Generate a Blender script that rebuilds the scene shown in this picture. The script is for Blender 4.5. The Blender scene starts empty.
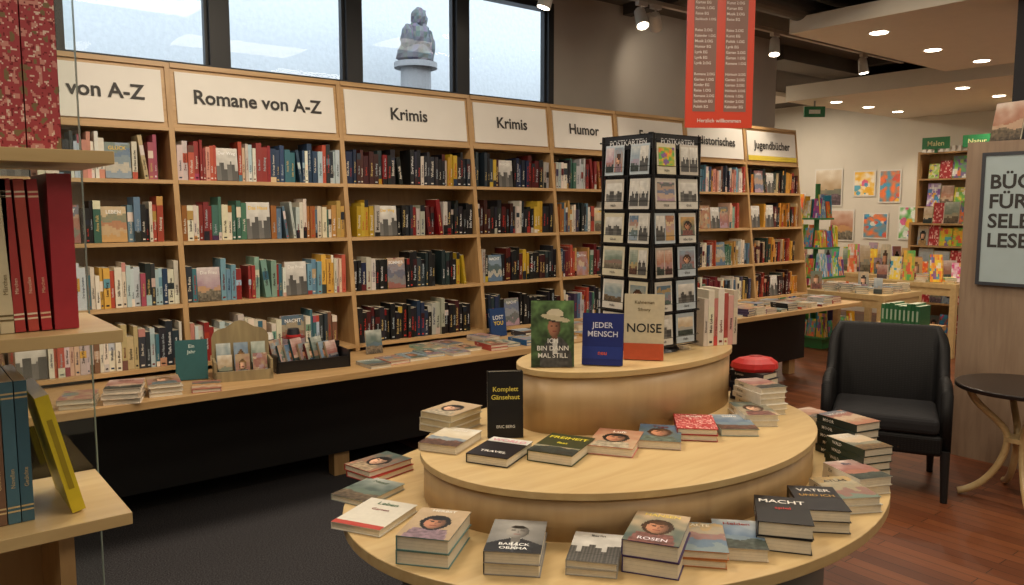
import bpy, math, random
from mathutils import Vector, Matrix, noise
random.seed(7)
sc=bpy.context.scene
try:
    sc.view_settings.view_transform='Standard'
except Exception: pass

# ---------------------------------------------------------------- utils
def lin(c):
    if isinstance(c,str):
        c=tuple(int(c[i:i+2],16)/255 for i in (0,2,4))
    return tuple((x/12.92 if x<=.04045 else ((x+.055)/1.055)**2.4) for x in c[:3])
def link(o,parent=None):
    bpy.context.collection.objects.link(o)
    if parent: o.parent=parent
    return o
def empty(name,loc=(0,0,0)):
    e=bpy.data.objects.new(name,None); e.empty_display_size=.1; e.location=loc
    link(e); return e

def new_mat(name):
    m=bpy.data.materials.new(name); m.use_nodes=True
    nt=m.node_tree; return m,nt,nt.nodes["Principled BSDF"]
def mat_plain(name,col,rough=.6,metal=0,noise=.06,scale=8,spec=None,bump=0):
    m,nt,b=new_mat(name)
    c=lin(col)
    tc=nt.nodes.new("ShaderNodeTexCoord"); n=nt.nodes.new("ShaderNodeTexNoise"); n.inputs["Scale"].default_value=scale; n.inputs["Detail"].default_value=4
    nt.links.new(tc.outputs["Object"],n.inputs["Vector"])
    r=nt.nodes.new("ShaderNodeValToRGB")
    r.color_ramp.elements[0].position=.3; r.color_ramp.elements[1].position=.7
    r.color_ramp.elements[0].color=(*[x*(1-noise) for x in c],1); r.color_ramp.elements[1].color=(*[min(1,x*(1+noise)) for x in c],1)
    nt.links.new(n.outputs["Fac"],r.inputs[0]); nt.links.new(r.outputs[0],b.inputs["Base Color"])
    b.inputs["Roughness"].default_value=rough; b.inputs["Metallic"].default_value=metal
    if spec is not None: b.inputs["Specular IOR Level"].default_value=spec
    if bump:
        bp=nt.nodes.new("ShaderNodeBump"); bp.inputs["Strength"].default_value=bump; bp.inputs["Distance"].default_value=.01
        nt.links.new(n.outputs["Fac"],bp.inputs["Height"]); nt.links.new(bp.outputs[0],b.inputs["Normal"])
    return m
def mat_wood(name,c1,c2,scale=(1,14,14),rough=.42):
    m,nt,b=new_mat(name)
    tc=nt.nodes.new("ShaderNodeTexCoord"); mp=nt.nodes.new("ShaderNodeMapping"); mp.inputs["Scale"].default_value=scale
    n=nt.nodes.new("ShaderNodeTexNoise"); n.inputs["Scale"].default_value=3; n.inputs["Detail"].default_value=6; n.inputs["Distortion"].default_value=.6
    r=nt.nodes.new("ShaderNodeValToRGB"); r.color_ramp.elements[0].position=.32; r.color_ramp.elements[1].position=.72
    r.color_ramp.elements[0].color=(*lin(c1),1); r.color_ramp.elements[1].color=(*lin(c2),1)
    nt.links.new(tc.outputs["Object"],mp.inputs[0]); nt.links.new(mp.outputs[0],n.inputs["Vector"]); nt.links.new(n.outputs["Fac"],r.inputs[0]); nt.links.new(r.outputs[0],b.inputs["Base Color"])
    b.inputs["Roughness"].default_value=rough
    return m
def mat_attr(name,rough=.45):
    m,nt,b=new_mat(name)
    a=nt.nodes.new("ShaderNodeAttribute"); a.attribute_name="Col"
    tc=nt.nodes.new("ShaderNodeTexCoord"); n=nt.nodes.new("ShaderNodeTexNoise"); n.inputs["Scale"].default_value=60
    nt.links.new(tc.outputs["Object"],n.inputs["Vector"])
    mr=nt.nodes.new("ShaderNodeMapRange"); mr.inputs["To Min"].default_value=.88; mr.inputs["To Max"].default_value=1.08
    nt.links.new(n.outputs["Fac"],mr.inputs["Value"])
    mx=nt.nodes.new("ShaderNodeVectorMath"); mx.operation='SCALE'
    nt.links.new(a.outputs["Color"],mx.inputs[0]); nt.links.new(mr.outputs[0],mx.inputs["Scale"])
    nt.links.new(mx.outputs[0],b.inputs["Base Color"]); b.inputs["Roughness"].default_value=rough
    return m
def mat_emit(name,col,s):
    m,nt,b=new_mat(name); b.inputs["Base Color"].default_value=(*lin(col),1)
    b.inputs["Emission Color"].default_value=(*lin(col),1); b.inputs["Emission Strength"].default_value=s
    return m
def mat_glass(name,gl=.08,tint=(1,1,1)):
    m=bpy.data.materials.new(name); m.use_nodes=True; nt=m.node_tree; nt.nodes.clear()
    o=nt.nodes.new("ShaderNodeOutputMaterial"); t=nt.nodes.new("ShaderNodeBsdfTransparent"); g=nt.nodes.new("ShaderNodeBsdfGlossy"); mx=nt.nodes.new("ShaderNodeMixShader")
    t.inputs[0].default_value=(*tint,1); g.inputs["Roughness"].default_value=.02; mx.inputs[0].default_value=gl
    nt.links.new(t.outputs[0],mx.inputs[1]); nt.links.new(g.outputs[0],mx.inputs[2]); nt.links.new(mx.outputs[0],o.inputs[0])
    return m

BOOK=mat_attr("printed_cover",.42); PAPER=mat_attr("paper",.8)
BIRCH=mat_wood("birch_veneer","B08C5C","C4A173",(1.2,14,14))
BIRCHV=mat_wood("birch_veneer_vertical","AC885A","BF9B6C",(12,12,1.2))
BACKW=mat_wood("birch_back_panel","92724A","A28254",(10,10,1))
BIRCHL=mat_wood("pale_birch","C2A473","D0B684",(1,8,8),.35)
WHITE=mat_plain("white_board","E6E2DA",.5,noise=.02)
BLACK=mat_plain("black_laminate","0C0B0C",.6)
DARKMET=mat_plain("black_powder_coat","141416",.35,noise=.05)
STEEL=mat_plain("brushed_steel","9A9A9A",.3,1)
PLASTER=mat_plain("grey_plaster","A9A299",.9,noise=.04,scale=3,bump=.1)
WHITEPL=mat_plain("white_plaster","CFC9BC",.9,noise=.03,scale=3)
CEIL=mat_plain("dark_concrete","524C46",.9,noise=.12,scale=2)
PANELW=mat_plain("ceiling_panel_paint","E0D8C8",.8,noise=.02)
GREYL=mat_plain("grey_laminate","6E6B66",.6,noise=.04)
LAMP=mat_emit("lamp_glow","FFEFD4",14)
TEXTD=mat_plain("dark_ink","33302E",.6,noise=.02)
TEXTW=mat_plain("white_ink","D8CCC4",.6,noise=.02)

class MB:
    def __init__(s): s.v=[];s.f=[];s.c=[];s.m=[]
    def add(s,vs,fs,cols,mi=0):
        b=len(s.v); s.v+= [tuple(x) for x in vs]
        for i,f in enumerate(fs):
            s.f.append(tuple(b+k for k in f)); s.c.append(cols[i] if isinstance(cols,list) else cols); s.m.append(mi)
    def box(s,a,b,col=(.5,.5,.5),mi=0,M=None):
        x0,y0,z0=a;x1,y1,z1=b
        v=[Vector((x,y,z)) for z in(z0,z1) for y in (y0,y1) for x in (x0,x1)]
        if M: v=[M@q for q in v]
        s.add(v,[(0,2,3,1),(4,5,7,6),(0,1,5,4),(2,6,7,3),(0,4,6,2),(1,3,7,5)],col,mi)
    def quad(s,pts,col,mi=0,M=None):
        v=[Vector(q) for q in pts]
        if M: v=[M@q for q in v]
        s.add(v,[(0,1,2,3)],col,mi)
    def cyl(s,p0,p1,r0,r1=None,n=16,col=(.5,.5,.5),mi=0,M=None):
        r1=r0 if r1 is None else r1; p0=Vector(p0);p1=Vector(p1); d=(p1-p0).normalized()
        a=d.orthogonal().normalized(); b=d.cross(a)
        v=[p0+(a*math.cos(t*2*math.pi/n)+b*math.sin(t*2*math.pi/n))*r0 for t in range(n)]+[p1+(a*math.cos(t*2*math.pi/n)+b*math.sin(t*2*math.pi/n))*r1 for t in range(n)]
        if M: v=[M@q for q in v]
        s.add(v,[tuple(range(n))[::-1],tuple(range(n,2*n))]+[(i,(i+1)%n,n+(i+1)%n,n+i) for i in range(n)],col,mi)
    def ell(s,cx,cy,a,b,z0,z1,col=(.5,.5,.5),mi=0,n=96):
        v=[(cx+a*math.cos(t*2*math.pi/n),cy+b*math.sin(t*2*math.pi/n),z) for z in (z0,z1) for t in range(n)]
        s.add(v,[tuple(range(n,2*n)),tuple(range(n))[::-1]]+[(i,(i+1)%n,n+(i+1)%n,n+i) for i in range(n)],col,mi)
    def text(s,txt,M,size,col,mi=0,align='CENTER',width=None,bold=.012,res=3):
        v,f,w=text_mesh(txt,bold,res)
        k=size
        if width and w*size>width: k=width/w
        off={'CENTER':-w*k/2,'LEFT':0,'RIGHT':-w*k}[align]
        s.add([M@Vector((q[0]*k+off,q[1]*k,0)) for q in v],f,col,mi)
    def grid(s,M,x0,y0,w,h,z,fn,nx,ny,mi=0):
        vs=[M@Vector((x0+w*i/nx,y0+h*j/ny,z)) for j in range(ny+1) for i in range(nx+1)]; fs=[];cs=[]
        for j in range(ny):
            for i in range(nx):
                a=j*(nx+1)+i; fs.append((a,a+1,a+nx+2,a+nx+1)); cs.append(lin(tuple(max(0,min(1,q)) for q in fn((i+.5)/nx,(j+.5)/ny))))
        s.add(vs,fs,cs,mi)
    def build(s,name,mats,parent=None,smooth=False,bevel=0):
        me=bpy.data.meshes.new(name); me.from_pydata(s.v,[],s.f)
        for m in mats: me.materials.append(m)
        me.polygons.foreach_set("material_index",s.m)
        if smooth: me.polygons.foreach_set("use_smooth",[True]*len(s.f))
        ca=me.color_attributes.new("Col",'FLOAT_COLOR','CORNER'); arr=[]
        for i,f in enumerate(s.f):
            c=s.c[i]; arr+= [c[0],c[1],c[2],1.0]*len(f)
        ca.data.foreach_set("color",arr); me.update()
        o=bpy.data.objects.new(name,me); link(o,parent)
        if bevel:
            bm=o.modifiers.new("bevel",'BEVEL'); bm.width=bevel; bm.segments=3; bm.limit_method='ANGLE'; bm.angle_limit=math.radians(50)
        return o
_tc={}
def text_mesh(txt,bold=.012,res=3):
    if (txt,bold,res) in _tc: return _tc[(txt,bold,res)]
    cu=bpy.data.curves.new("t",'FONT'); cu.body=txt; cu.size=1; cu.offset=bold; cu.resolution_u=res
    o=bpy.data.objects.new("t",cu); link(o); bpy.context.view_layer.update()
    dg=bpy.context.evaluated_depsgraph_get(); me=bpy.data.meshes.new_from_object(o.evaluated_get(dg))
    v=[tuple(q.co) for q in me.vertices]; f=[tuple(p.vertices) for p in me.polygons]
    bpy.data.objects.remove(o); bpy.data.curves.remove(cu); bpy.data.meshes.remove(me)
    w=max([q[0] for q in v]) if v else 0
    _tc[(txt,bold,res)]=(v,f,w); return v,f,w
def simple_box(name,a,b,mat,parent=None,bevel=0):
    m=MB(); m.box(a,b); return m.build(name,[mat],parent,bevel=bevel)

# ---------------------------------------------------------------- camera
f=800.0; pitch=math.atan(83/800); yaw=math.radians(38.5)
cam=bpy.data.cameras.new("camera"); co=link(bpy.data.objects.new("camera",cam))
cam.sensor_width=36; cam.lens=36*f/1024; co.location=(0,0,1.6); co.rotation_euler=(math.pi/2-pitch,0,-yaw); cam.clip_start=.05
sc.camera=co

# ---------------------------------------------------------------- world
w=bpy.data.worlds.new("world"); sc.world=w; w.use_nodes=True
bg=w.node_tree.nodes["Background"]; bg.inputs[0].default_value=(.72,.80,.88,1); bg.inputs[1].default_value=4.6

# ---------------------------------------------------------------- floor
def mat_carpet():
    m,nt,b=new_mat("dark_carpet")
    tc=nt.nodes.new("ShaderNodeTexCoord"); n=nt.nodes.new("ShaderNodeTexNoise"); n.inputs["Scale"].default_value=160; n.inputs["Detail"].default_value=3
    r=nt.nodes.new("ShaderNodeValToRGB"); r.color_ramp.elements[0].color=(*lin("29282A"),1); r.color_ramp.elements[1].color=(*lin("545254"),1)
    r.color_ramp.elements[0].position=.35; r.color_ramp.elements[1].position=.65
    nt.links.new(tc.outputs["Object"],n.inputs["Vector"]); nt.links.new(n.outputs["Fac"],r.inputs[0]); nt.links.new(r.outputs[0],b.inputs["Base Color"])
    bp=nt.nodes.new("ShaderNodeBump"); bp.inputs["Strength"].default_value=.5; nt.links.new(n.outputs["Fac"],bp.inputs["Height"]); nt.links.new(bp.outputs[0],b.inputs["Normal"])
    b.inputs["Roughness"].default_value=.95; b.inputs["Specular IOR Level"].default_value=.1; return m
def mat_planks():
    m,nt,b=new_mat("parquet_planks")
    tc=nt.nodes.new("ShaderNodeTexCoord"); mp=nt.nodes.new("ShaderNodeMapping"); mp.inputs["Rotation"].default_value=(0,0,math.pi/2)
    br=nt.nodes.new("ShaderNodeTexBrick"); br.inputs["Scale"].default_value=1; br.inputs["Brick Width"].default_value=.9; br.inputs["Row Height"].default_value=.075; br.inputs["Mortar Size"].default_value=.0022
    br.inputs["Color1"].default_value=(*lin("8E5230"),1); br.inputs["Color2"].default_value=(*lin("6C3A22"),1); br.inputs["Mortar"].default_value=(*lin("2A160D"),1); br.inputs["Bias"].default_value=0
    nt.links.new(tc.outputs["Object"],mp.inputs[0]); nt.links.new(mp.outputs[0],br.inputs["Vector"])
    mp2=nt.nodes.new("ShaderNodeMapping"); mp2.inputs["Scale"].default_value=(40,2,1); n=nt.nodes.new("ShaderNodeTexNoise"); n.inputs["Scale"].default_value=2; n.inputs["Detail"].default_value=5
    nt.links.new(tc.outputs["Object"],mp2.inputs[0]); nt.links.new(mp2.outputs[0],n.inputs["Vector"])
    mx=nt.nodes.new("ShaderNodeMixRGB"); mx.blend_type='MULTIPLY'; mx.inputs[0].default_value=.5
    nt.links.new(br.outputs["Color"],mx.inputs[1]); nt.links.new(n.outputs["Fac"],mx.inputs[2]); nt.links.new(mx.outputs[0],b.inputs["Base Color"])
    b.inputs["Roughness"].default_value=.38; return m
m=MB()
XS=2.75
m.box((-3,-3,-.1),(XS,9,0),mi=0); m.box((XS,-3,-.1),(12.2,9,0),mi=1)
m.build("floor",[mat_carpet(),mat_planks()])
simple_box("ceiling",(-3,-3,3.3),(12.2,4.95,3.4),CEIL)
simple_box("ceiling_annex",(7.2,4.95,3.3),(12.2,9,3.4),CEIL)
# ---------------------------------------------------------------- walls + windows
WX=[-1.85,-.97,-.1,.78,1.66,2.54,3.41,4.28]
m=MB()
Z0,Z1=2.39,3.2
m.box((-3,4.85,0),(7.3,4.95,Z0)); m.box((-3,4.85,Z1),(7.3,4.95,3.3)); m.box((-3,4.85,Z0),(WX[0],4.95,Z1)); m.box((WX[-1],4.85,Z0),(7.3,4.95,Z1))
m.build("wall_back",[PLASTER])
simple_box("wall_return",(7.2,4.95,0),(7.3,9,3.3),PLASTER)
simple_box("wall_far",(12.1,-3,0),(12.2,9,3.3),WHITEPL)
simple_box("wall_annex",(7.3,8.9,0),(12.1,9,3.3),WHITEPL)
simple_box("wall_left",(-3.1,-3,0),(-3,4.95,3.3),PLASTER)
simple_box("wall_front",(-3,-3.1,0),(12.2,-3,3.3),WHITEPL)
FRAME=mat_plain("anthracite_frame","1B1D22",.4,noise=.04)
GL=mat_glass("window_glass",.015)
for i in range(7):
    a,b=WX[i],WX[i+1]; e=empty("window_%d"%(i+1),(a,4.9,Z0)); m=MB(); t=.055
    L=b-a;H=Z1-Z0
    m.box((0,-.05,0),(t,.05,H));m.box((L-t,-.05,0),(L,.05,H));m.box((t,-.05,0),(L-t,.05,.05));m.box((t,-.05,H-.05),(L-t,.05,H))
    m.box((t,-.02,.05),(t+.02,.02,H-.05));m.box((L-t-.02,-.02,.05),(L-t,.02,H-.05))
    m.build("frame",[FRAME],e)
    m=MB(); m.quad([(t,0,.05),(L-t,0,.05),(L-t,0,H-.05),(t,0,H-.05)],(1,1,1)); m.build("pane",[GL],e)
simple_box("trim_window_sill",(-1.85,4.80,2.365),(4.4,4.85,2.39),FRAME)
simple_box("outside_building_wall",(-6,7.0,0),(7.1,7.1,7),mat_plain("pale_render","B9C0C4",.9,noise=.05,scale=25,bump=.4))
simple_box("outside_ground",(-8,4.97,-.2),(7.1,7.0,-.02),mat_plain("paving","777777",.9))
# weathered stone figure on a pillar outside the window
def blob(mb,c,r,col,amp=.25,fr=5,n=20):
    c=Vector(c); vs=[];fs=[];cs=[]
    for j in range(n//2+1):
        a=-math.pi/2+math.pi*j/(n//2)
        for k in range(n):
            t=k*2*math.pi/n; d=Vector((math.cos(a)*math.cos(t),math.cos(a)*math.sin(t),math.sin(a)))
            q=1+amp*noise.noise(d*1.6*fr/3+c*3)+amp*.5*noise.noise(d*fr+c*7)
            vs.append(c+Vector((d.x*r[0],d.y*r[1],d.z*r[2]))*q)
    for j in range(n//2):
        for k in range(n): fs.append((j*n+k,j*n+(k+1)%n,(j+1)*n+(k+1)%n,(j+1)*n+k)); cs.append(tuple(x*random.uniform(.75,1.1) for x in col))
    mb.add(vs,fs,cs,0)
m=MB(); sc_=lin("5C5E62")
m.cyl((4.03,6.5,-.02),(4.03,6.5,2.9),.16,.14,20,lin("8A8C8E")); m.cyl((4.03,6.5,2.9),(4.03,6.5,2.95),.2,.2,20,lin("8A8C8E"))
blob(m,(4.03,6.5,3.02),(.17,.14,.12),sc_); blob(m,(4.05,6.5,3.17),(.13,.12,.16),sc_); blob(m,(3.93,6.47,3.15),(.06,.07,.13),sc_); blob(m,(4.15,6.47,3.12),(.06,.07,.13),sc_); blob(m,(4.06,6.48,3.36),(.075,.08,.09),sc_)
m.build("stone_statue",[PAPER])

# ---------------------------------------------------------------- book helpers
def jit(c,a=.06):
    d=random.uniform(-a,a); return tuple(max(0,min(1,x+d+random.uniform(-a/2,a/2))) for x in c)
def hexc(h): return tuple(int(h[i:i+2],16)/255 for i in (0,2,4))
PAL={
'light':["D8D2C2","C8D4D8","E4DCC8","A9BFCC","D9B9A0","E6E2D8","6F98AC","B8503E","D8A64C","3F6C7C","D4C4C0","8E2E2C","86A898","E4DED0","C9B48C","2B4560","C98C7C","2A3038","7C5A48","A04A5A"],
'mix':["2B2B33","D8D2C2","7A2422","304A66","B8904E","DCD2BC","3E6A58","151518","A5422F","5C788E","D0C8BC","3B304C","B4B8B8","986030","20242C","6A1E24"],
'dark':["0F0F12","17171C","0C0C10","1E2028","222A36","0E1014","3A1614","101418","A8A49C","7E1618","1A2A48","2A2A2C","C6C0B4","141414","4C1010","243038","B8982A","121216","0B0D12","181C24"],
'warm':["6E1A18","8C2A1E","2A0E10","A86C24","C89038","3A1A14","141010","8C5226","B8A080","501C1C","2C3A34","1A1214"],
'kids':["D64C8A","E8B030","3A9CC8","58A850","E05038","F0E4D0","7A4CA0","F07840","2E6CB0","F4D848","EAEAEA","90C840"],
'cov':["8A9AA8","6E7E70","B09878","946058","C0A888","58708A","7C8C90","A8745C","CDBFA4","4E5E58","A88C98","C49A60"]}
def mixc(a,b,t): return tuple(x*(1-t)+y*t for x,y in zip(a,b))
def art_fn(kind,seed):
    r=random.Random(seed); pal=[hexc(c) for c in r.sample(PAL['kids'] if kind=='kids' else PAL['cov'],5)]
    blobs=[(r.random(),r.random(),r.uniform(.06,.2),r.choice(pal)) for _ in range(12)]
    ox,oy=r.random()*50,r.random()*50; skin=r.choice([(.80,.60,.48),(.72,.50,.38),(.86,.68,.56)]); hair=r.choice([(.16,.10,.07),(.35,.22,.12),(.62,.46,.26),(.08,.07,.07)])
    N=lambda u,v,s=4: noise.noise(Vector((u*s+ox,v*s*1.4+oy,seed*.1)))
    def face(u,v,cx,cy,s,sk,hr):
        x,y=(u-cx)/s,(v-cy)/(s*.72)
        d=(x/1.0)**2+(y/1.32)**2
        if d<1:
            sh=1-.28*x-.25*d
            if y>.62+.25*abs(x)+.12*N(u,v,14): return mixc(hr,(0,0,0),.2*d)
            if abs(y-.22)<.07 and abs(abs(x)-.38)<.17: return (.14,.10,.09)
            if abs(y-.40)<.035 and abs(abs(x)-.38)<.22: return mixc(hr,sk,.3)
            if abs(x-.04)<.07 and -.25<y<.15: sh*=.82
            if abs(y+.55)<.07 and abs(x)<.30: return (.55*sh,.24*sh,.22*sh)
            return tuple(q*sh for q in sk)
        return None
    def fn(u,v):
        n=N(u,v); n2=N(u,v,12)
        if kind=='bwportrait':
            q=face(u,v,.5,.62,.21,(.60,.585,.56),(.10,.10,.10))
            if q: return q
            if abs(u-.5)<.09 and .3<v<.47: return (.42,.41,.39)
            sh=.40-.55*(abs(u-.5)-.12)**1.2 if abs(u-.5)>.12 else .42
            if v<sh:
                if abs(u-.5)<.075*(v/.38)+.015: return (.80,.80,.78) if abs(u-.5)>.02 else (.25,.25,.27)
                return (.13+.05*n,.13+.05*n,.14+.05*n)
            c=.50+.16*v-.2*abs(u-.4)+.05*n; return (c,c*.99,c*.96)
        if kind=='hatman':
            x,y=u-.56,v-.735+.12*(u-.56)
            if (x/.34)**2+(y/.04)**2<1: return (.82,.78,.66)
            if (x/.20)**2+((v-.79)/.09)**2<1 and v>.735: return (.88,.84,.73) if v>.765 else (.16,.14,.13)
            q=face(u,v,.54,.60,.15,(.66,.46,.36),(.25,.2,.18))
            if q and v<.735: return q
            if abs(u-.55)<.07 and .42<v<.55: return (.5,.35,.27)
            if v<.46 and ((u-.58)/.38)**2+((v-.05)/.41)**2<1:
                if abs(u-.56)<.05 and v>.2: return (.85,.85,.84)
                return tuple(.30+.12*n2-.1*max(0,u-.6) for _ in range(3))
            g=.26+.22*v+.25*n+.12*n2; return (g*.75,g*1.02,g*.62)
        if kind=='city':
            h=.30+.28*abs(math.sin(int(u*8)*2.3+seed)); 
            if v<h: c=.26+.10*(int(u*32)%2)+.08*(int(v*40)%2)-.1*v
            else: c=.66+.2*v+.08*n
            return (c,c*.985,c*.95)
        if kind=='land':
            h1=.30+.10*N(u,0,3); h2=.45+.12*N(u,3,2.4)
            if v<h1: return tuple(q*(.45+.5*v+.25*n2) for q in pal[1])
            if v<h2: return mixc(pal[2],pal[0],.4+.3*n)
            return mixc(pal[0],(.93,.92,.88),max(0,min(1,(v-h2)*1.1+.25*n)))
        if kind=='portrait':
            q=face(u,v,.5,.50,.2,skin,hair)
            if q: return q
            if ((u-.5)/.29)**2+((v-.52)/.25)**2<1 and v>.26: return mixc(hair,(0,0,0),.3+.4*n2)
            if v<.30 and abs(u-.5)<.42-.3*v: return tuple(q*(.8+.3*n2) for q in pal[2])
            return mixc(pal[0],pal[3],max(0,min(1,v+.5*n)))
        if kind=='stripe': return mixc(pal[int(v*5+.9*n)%5],pal[0],.3+.2*n2)
        if kind=='floral':
            q=noise.noise(Vector((u*14+ox,v*20,0)))
            return (.90,.72,.68) if q>.22 else ((.66,.16,.18) if q>-.3 else (.80,.42,.42))
        c=mixc(pal[0],pal[4],max(0,min(1,.5+n)))
        for (x,y,s,k) in blobs:
            if (u-x)**2+((v-y)*1.3)**2<s*s*(1+.8*n): c=mixc(c,k,.8)
        return c
    return fn
def book(mb,M,w,h,t,cover="C8C0B0",spine=None,art=None,seed=0,texts=(),res=(14,20),edge="E4DAC4",band=None):
    """local: x width, y height, z thickness; spine on -x side, front cover at z=t"""
    cc=lin(cover); sp=lin(spine) if spine else cc; ed=lin(edge); b=.002 if t>.01 else t*.2
    mb.box((-w/2,-h/2,0),(w/2,h/2,b),cc,0,M); mb.box((-w/2,-h/2,t-b),(w/2,h/2,t),cc,0,M)
    mb.box((-w/2,-h/2,b),(-w/2+.003,h/2,t-b),sp,0,M)
    mb.box((-w/2+.003,-h/2+.003,b),(w/2-.004,h/2-.003,t-b),ed,1,M)
    if t>.012:
        for k in range(1,4):
            z=b+(t-2*b)*k/4; c=tuple(x*.8 for x in ed)
            mb.quad([(-w/2+.003,-h/2+.0028,z),(w/2-.004,-h/2+.0028,z),(w/2-.004,-h/2+.0028,z+.0008),(-w/2+.003,-h/2+.0028,z+.0008)],c,1,M)
        mb.text((texts[0][0] if texts else "Roman"),M@Matrix(((0,0,-1,-w/2-.0006),(-1,0,0,h*.34),(0,1,0,t*.28),(0,0,0,1))),t*.6,lin("E8E4DC") if sum(sp)<1 else lin("2A2A2A"),0,'LEFT',width=h*.6,res=1)
    z=t+.0005
    if art: mb.grid(M,-w/2,-h/2,w,h,z,art_fn(art,seed),res[0],res[1])
    if band:
        v0,v1,bc=band; mb.quad([(-w/2,-h/2+h*v0,z+.0003),(w/2,-h/2+h*v0,z+.0003),(w/2,-h/2+h*v1,z+.0003),(-w/2,-h/2+h*v1,z+.0003)],lin(bc),0,M)
    for (s,v,size,col) in texts:
        mb.text(s,M@Matrix.Translation((0,-h/2+h*v,z+.0008)),size*h,lin(col),0,width=w*.88)
def M_flat(x,y,z,ang): return Matrix.Translation((x,y,z))@Matrix.Rotation(ang,4,'Z')
def M_stand(x,y,z,h,ang,lean=.12):
    """ang: yaw, 0 => cover faces -Y"""
    return Matrix.Translation((x,y,z))@Matrix.Rotation(ang,4,'Z')@Matrix.Rotation(math.pi/2-lean,4,'X')@Matrix.Translation((0,h/2,0))
def face_cam(x,y,turn=0):
    return math.atan2(-y,-x)+math.pi/2+turn
BM=[BOOK,PAPER]

# ---------------------------------------------------------------- wall bookcases
def yf(z): return 4.5-.12*(2.35-z)
BX=[-.7,.28,1.26,2.24,3.20,3.92,4.60,5.45,6.29,7.14]
HD=["Romane von A-Z","Romane von A-Z","Romane von A-Z","Krimis","Krimis","Humor","Fantasy","Historisches","Jugendbücher"]
PALS=['light','light','light','dark','dark','mix','mix','mix','warm']
ROWS=[1.755,1.433,1.105,.79]
def slab(mb,x0,x1,za,zb,d0,d1,mi=0):
    v=[(x0,yf(za)+d0,za),(x1,yf(za)+d0,za),(x0,yf(za)+d1,za),(x1,yf(za)+d1,za),(x0,yf(zb)+d0,zb),(x1,yf(zb)+d0,zb),(x0,yf(zb)+d1,zb),(x1,yf(zb)+d1,zb)]
    mb.add(v,[(0,2,3,1),(4,5,7,6),(0,1,5,4),(2,6,7,3),(0,4,6,2),(1,3,7,5)],(.5,.5,.5),mi)
SPT=["Der lange Sommer","Nachtzug","Lena Berg","Das Haus am See","Karl Winter","Stille Wasser","Die Reise","Eva Moor","Tiefe Schatten","Blutmond","Kalte Asche","Wolfszeit","Der Zeuge","Inselherz","Morgenrot","Paul Stern","Anna Falk","Spurlos","Todesspiel","Mein Leben","Zwei Welten","Winterlicht"]
def one_spine(mb,x,y0,z,t,h_,d,c,pl,dark,lean=0):
    cl=lin(c); top=lin("D0C6B0")
    M=Matrix.Translation((x+(h_*math.sin(lean) if lean else 0),y0,z+.001))@Matrix.Rotation(-lean,4,'Y')
    mb.add([M@Vector(q) for q in ((0,0,0),(t,0,0),(0,d,0),(t,d,0),(0,0,h_),(t,0,h_),(0,d,h_),(t,d,h_))],[(0,2,3,1),(4,5,7,6),(0,1,5,4),(2,6,7,3),(0,4,6,2),(1,3,7,5)],[cl,top,cl,cl,cl,cl],0)
    lum=sum(c)/3; e=-.0006
    ink=lin(random.choice(["D8D2C4","C8B070","DCDCDC","B83428","A8B4BC"])) if lum<.55 else lin(random.choice(["202024","702020","203858","34302C"]))
    def q(x0_,x1_,za,zb,cc): mb.quad([(t*x0_,e,h_*za),(t*x1_,e,h_*za),(t*x1_,e,h_*zb),(t*x0_,e,h_*zb)],cc,0,M)
    k=random.random()
    if k<.22: q(0,1,.0,random.uniform(.12,.3),lin(jit(random.choice(pl))))
    elif k<.38: za=random.uniform(.4,.6); q(0,1,za,za+random.uniform(.15,.3),lin(jit(random.choice(pl))))
    elif k<.46: q(0,1,.8,1,lin(jit(random.choice(pl))))
    s=t*random.choice([.5,.6,.75 if dark else .6]); 
    R=M@Matrix.Translation((t*.5+s*.32,e*2,h_*random.uniform(.18,.32)))@Matrix.Rotation(math.pi/2,4,'X')@Matrix.Rotation(math.pi/2,4,'Z')
    mb.text(random.choice(SPT),R,s,ink,0,align='LEFT',width=h_*.62,bold=.02,res=1)
    if random.random()<.5: q(.25,.75,.05,.09,ink)
def fill_row(mb,x0,x1,z,pal,front=.02):
    x=x0+.004; pl=[hexc(c) for c in PAL[pal]]
    yb=yf(z)+front; dark=pal in('dark','warm')
    run=0; cur=random.choice(pl)
    while x<x1-.015:
        r=random.random()
        if r<.05 and x<x1-.17:
            w_=random.uniform(.115,.14); h_=w_*1.5; c=random.choice(PAL[pal])
            book(mb,M_stand(x+w_/2,yb+.03,z+.001,h_,0,.1),w_,h_,.025,c,art=random.choice(['land','portrait','blobs','stripe','city']) if not dark else random.choice(['city','stripe']),seed=random.randint(0,999),texts=[(random.choice(["NACHT","SOMMER","Das Haus","LEBEN","Der Weg","GLÜCK","Die Frau"]),.8,.14,random.choice(["F0EEE8","E8C040","F4F4F4"]))],res=(14,20))
            x+=w_+.006; continue
        if r>.985 and x<x1-.2:
            x+=random.uniform(.03,.06)
        if run<=0: cur=random.choice(pl); run=random.choice([1,1,1,2,2,3])
        run-=1
        t=random.uniform(.013,.034) if not dark else random.uniform(.018,.036)
        if x+t>x1: break
        h_=random.choice([.17,.185,.19,.19,.205,.215,.23])*random.uniform(.97,1.02)
        if random.random()<.04 and x+t+.04<x1:
            one_spine(mb,x,yb,z,t,h_,.13,jit(cur,.04),pl,dark,.13); x+=t+h_*math.sin(.13)+.004; continue
        one_spine(mb,x,yb+random.uniform(0,.02),z,t,h_,.13,jit(cur,.04),pl,dark)
        x+=t+.0012
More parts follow.
